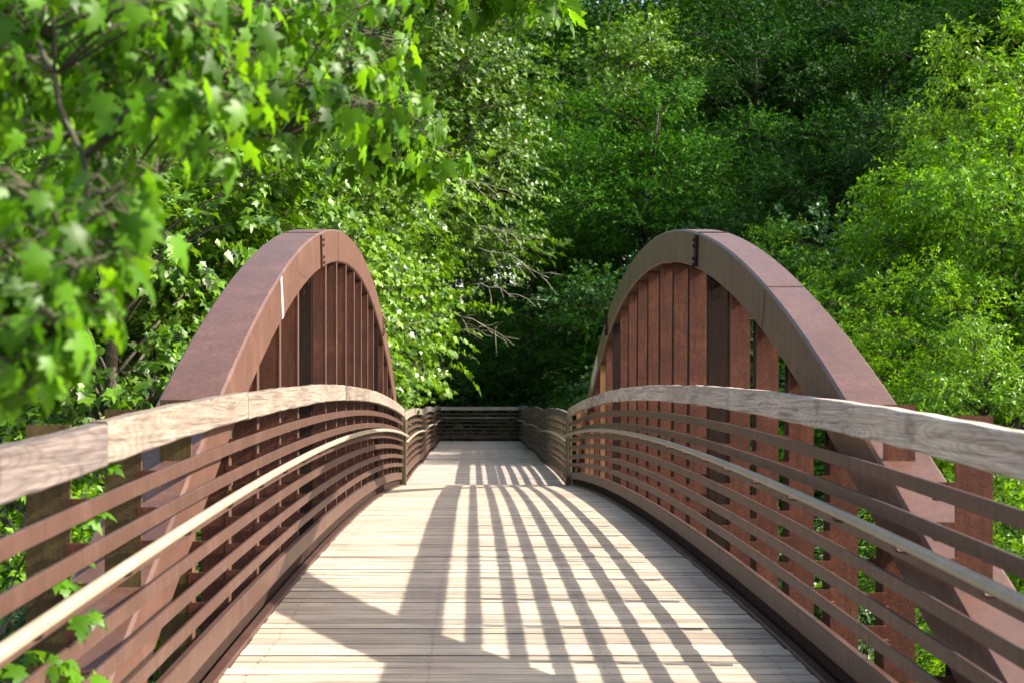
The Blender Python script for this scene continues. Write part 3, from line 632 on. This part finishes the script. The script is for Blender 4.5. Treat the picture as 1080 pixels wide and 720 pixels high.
# dead twigs hanging out of the sycamore over the boardwalk
tw = thing('dead_branch', 'bare pale dead branch with forked twigs reaching right from the sycamore', 'branch', (wx(500, 33), 33, wz(330, 33)))
q = random.Random(3); ox, oy, oz = tw.location
for (px, py, qx, qy) in [(470, 190, 548, 205), (505, 262, 580, 293), (498, 300, 566, 323), (480, 330, 540, 362), (478, 352, 520, 352), (500, 240, 560, 255)]:
    mb = MB(); Y0, Y1 = 33.4, 32.4; a = Vector((wx(px, Y0) - ox, Y0 - oy, wz(py, Y0) - oz)); e = Vector((wx(qx, Y1) - ox, Y1 - oy, wz(qy, Y1) - oz))
    pts = [a.lerp(e, i / 7) + Vector((q.gauss(0, .03), q.gauss(0, .05), q.gauss(0, .03) + .10 * math.sin(i / 7 * 3.14))) for i in range(8)]
    mb.tube(pts, [0.014 * (1 - .7 * i / 7) for i in range(8)], 5)
    for i in range(2, 8):
        for s_ in (1, -1):
            if q.random() < .35: continue
            l = q.uniform(.25, .75); dr = (e - a).normalized(); c_ = pts[i - 1]; d2 = (dr + Vector((q.gauss(0, .3), q.gauss(0, .3), s_ * q.uniform(.25, .8) - .1))).normalized()
            m2 = c_ + d2 * l * .5 + Vector((0, 0, q.gauss(0, .03))); mb.tube([c_, m2, c_ + d2 * l + Vector((0, 0, -.05 * l))], [.008, .006, .003], 4)
            if q.random() < .6: mb.tube([m2, m2 + (d2 + Vector((q.gauss(0, .5), q.gauss(0, .4), q.gauss(0, .5)))) * l * .35], [.006, .003], 3)
    mb.build('twig', M_DEAD, tw, True)

# ------------------------------------------------------------------ sycamore close to the camera, its boughs hanging in from the left
tx, ty = -4.6, 4.4; tz = float(ground_z(tx, ty)) - 0.1
near = thing('sycamore_tree', 'close sycamore whose big lobed leaves hang in over the top left corner, out of focus', 'tree', (tx, ty, tz))
mb = MB()
def W(x, y, z): return Vector((x - tx, y - ty, z - tz))
def PXY(px, py, Y): return W(wx(px, Y), Y, wz(py, Y))
mb.tube([W(tx, ty, tz - .3), W(tx + .05, ty, tz + 1.5), W(tx - .05, ty + .1, tz + 4), W(tx + .1, ty, tz + 7.5)], [.26, .2, .17, .1], 12)
limbs = []
def limb(pts, r0):
    P4 = []
    for i in range(len(pts) - 1):
        for j in range(6): P4.append(pts[i].lerp(pts[i + 1], j / 6) + Vector((rnd.gauss(0, .012), rnd.gauss(0, .012), rnd.gauss(0, .012))))
    P4.append(pts[-1]); n_ = len(P4); mb.tube(P4, [r0 * (1 - .85 * i / (n_ - 1)) for i in range(n_)], 7); limbs.append(P4)
limb([W(tx, ty, .6), W(-3.2, 5.4, 2.3), PXY(230, -30, 6.2), PXY(370, 95, 6.8), PXY(480, 165, 7.1)], 0.023)
limb([W(tx, ty, 1.4), W(-3.0, 5.2, 3.0), PXY(300, -120, 6.2), PXY(470, -30, 6.5), PXY(585, 8, 6.6)], 0.020)
limb([W(tx, ty, .2), W(-3.0, 3.8, 1.6), PXY(40, 40, 3.2), PXY(90, 190, 2.9), PXY(60, 370, 2.6)], 0.015)
limb([W(tx, ty, .9), W(-3.3, 4.4, 2.0), PXY(60, -20, 4.6), PXY(200, 70, 4.4), PXY(290, 150, 4.6)], 0.018)
limb([W(tx, ty, .4), W(-3.4, 4.2, 1.5), PXY(-60, 60, 4.0), PXY(60, 110, 3.8), PXY(165, 185, 3.3)], 0.015)
limb([W(tx, ty, 1.1), W(-3.2, 5.0, 2.6), PXY(120, -90, 5.4), PXY(300, 20, 5.2), PXY(420, 40, 5.6)], 0.017)
q = random.Random(41); LP, LD, LN, LS = [], [], [], []
def cluster(px, py, Y, n, spread, size):
    c_ = PXY(px, py, Y); best = min((p for l in limbs for p in l[6:]), key=lambda p: (p - c_).length)
    md = best.lerp(c_, .5) + Vector((0, 0, .06)); mb.tube([best, md, c_], [.0045, .0035, .002], 5)
    for i in range(n):
        t_ = q.random(); b_ = md.lerp(c_, .3 + .7 * t_); az_ = q.uniform(0, 6.28)
        pe = b_ + Vector((math.cos(az_), math.sin(az_), q.uniform(-.5, .5))) * spread * q.uniform(.4, 1)
        mb.tube([b_, b_.lerp(pe, .55) + Vector((0, 0, .012)), pe], [.0028, .002, .0016], 3)
        dv = (pe - b_).normalized() * .5 + Vector((q.gauss(0, .25), q.gauss(0, .25), -q.uniform(.5, 1.5)))
        nv = Vector((0.6, -0.1, .6)) + Vector((q.gauss(0, .6), q.gauss(0, .6), q.gauss(0, .4)))
        LP.append(pe); LD.append(dv); LN.append(nv); LS.append(size * q.uniform(.6, 1.15))
def region(n, xs, ys, Ys, leaves, spread, size, ok=lambda x, y: True):
    k = 0
    while k < n:
        x, y = q.uniform(*xs), q.uniform(*ys)
        if not ok(x, y): continue
        cluster(x, y, q.uniform(*Ys), leaves, spread, size); k += 1
lowb = [(0, 200), (150, 190), (210, 175), (300, 165), (380, 150), (450, 60), (530, 30), (600, 12)]
def below(x, y):
    for (a, ya), (c_, yb) in zip(lowb[:-1], lowb[1:]):
        if a <= x <= c_: return y < ya + (yb - ya) * (x - a) / (c_ - a)
    return y < 200
region(185, (-40, 430), (-40, 150), (4.0, 6.2), 11, .15, .088, below)
region(80, (-60, 280), (-40, 170), (2.9, 4.2), 9, .12, .080, below)
region(26, (395, 592), (-34, 18), (6.2, 6.9), 10, .14, .11)
region(36, (270, 470), (70, 180), (6.2, 7.2), 10, .13, .10, lambda x, y: y < 185)
for p in [(480, 172, 7.1), (455, 188, 7.1), (395, 195, 7.0), (355, 175, 6.8), (425, 150, 7.0), (375, 205, 7.0), (440, 200, 7.1)]: cluster(*p, 7, .10, .115)
region(26, (-30, 150), (190, 300), (2.4, 3.3), 8, .10, .075)
region(17, (-30, 70), (300, 400), (2.3, 2.9), 8, .09, .072)
for p in [(165, 200, 3.2), (150, 250, 2.9), (95, 330, 2.6), (25, 415, 2.4), (60, 380, 2.5), (165, 230, 3.0)]: cluster(*p, 8, .085, .08)
mb.build('trunk', M_TWIG, near, True)
link('crown', leaves_mesh('crown', np.array([tuple(p) for p in LP]), np.array([tuple(p) for p in LD]), np.array([tuple(p) for p in LN]), np.array(LS), T_maple(), [L_NEAR]), near)
# little sapling poking through the left rails
sx, sy = -2.15, 4.6; szz = float(ground_z(sx, sy)) - 0.05
sap = thing('sycamore_sapling', 'young sycamore sprout poking its leaves through the near left rails', 'sapling', (sx, sy, szz))
mb = MB(); LP, LD, LN, LS = [], [], [], []
def Q(px, py, Y): return Vector((wx(px, Y) - sx, Y - sy, wz(py, Y) - szz))
mb.tube([Vector((0, 0, -.1)), Vector((.05, 0, 1.0)), Vector((.1, 0, 2.2)), Vector((.05, .05, 3.2))], [.02, .016, .012, .005], 6)
for (px, py, Y, n) in [(75, 500, 4.9, 5), (110, 490, 4.9, 4), (85, 540, 4.75, 4), (60, 610, 4.5, 5), (95, 620, 4.6, 3), (85, 650, 4.4, 5), (35, 690, 4.1, 6), (60, 700, 4.1, 5), (95, 712, 4.3, 5), (15, 700, 3.95, 5), (70, 580, 4.7, 3)]:
    c_ = Q(px, py, Y); st = Vector((.07, 0, max(.3, min(3.0, c_.z - .25)))); mb.tube([st, st.lerp(c_, .6) + Vector((0, 0, .04)), c_], [.006, .004, .003], 4)
    for i in range(n):
        az_ = q.uniform(0, 6.28); pe = c_ + Vector((math.cos(az_), math.sin(az_), q.uniform(-.4, .4))) * q.uniform(.01, .06); LP.append(pe)
        LD.append((math.cos(az_) * .7 + .3, math.sin(az_) * .7 - .1, q.uniform(-.6, .1))); LN.append((.4 + q.gauss(0, .3), -.4 + q.gauss(0, .3), .8)); LS.append(q.uniform(.05, .095))
mb.build('stem', M_BARK, sap, True)
link('foliage', leaves_mesh('foliage', np.array([tuple(p) for p in LP]), np.array(LD), np.array(LN), np.array(LS), T_maple(), [L_NEAR]), sap)
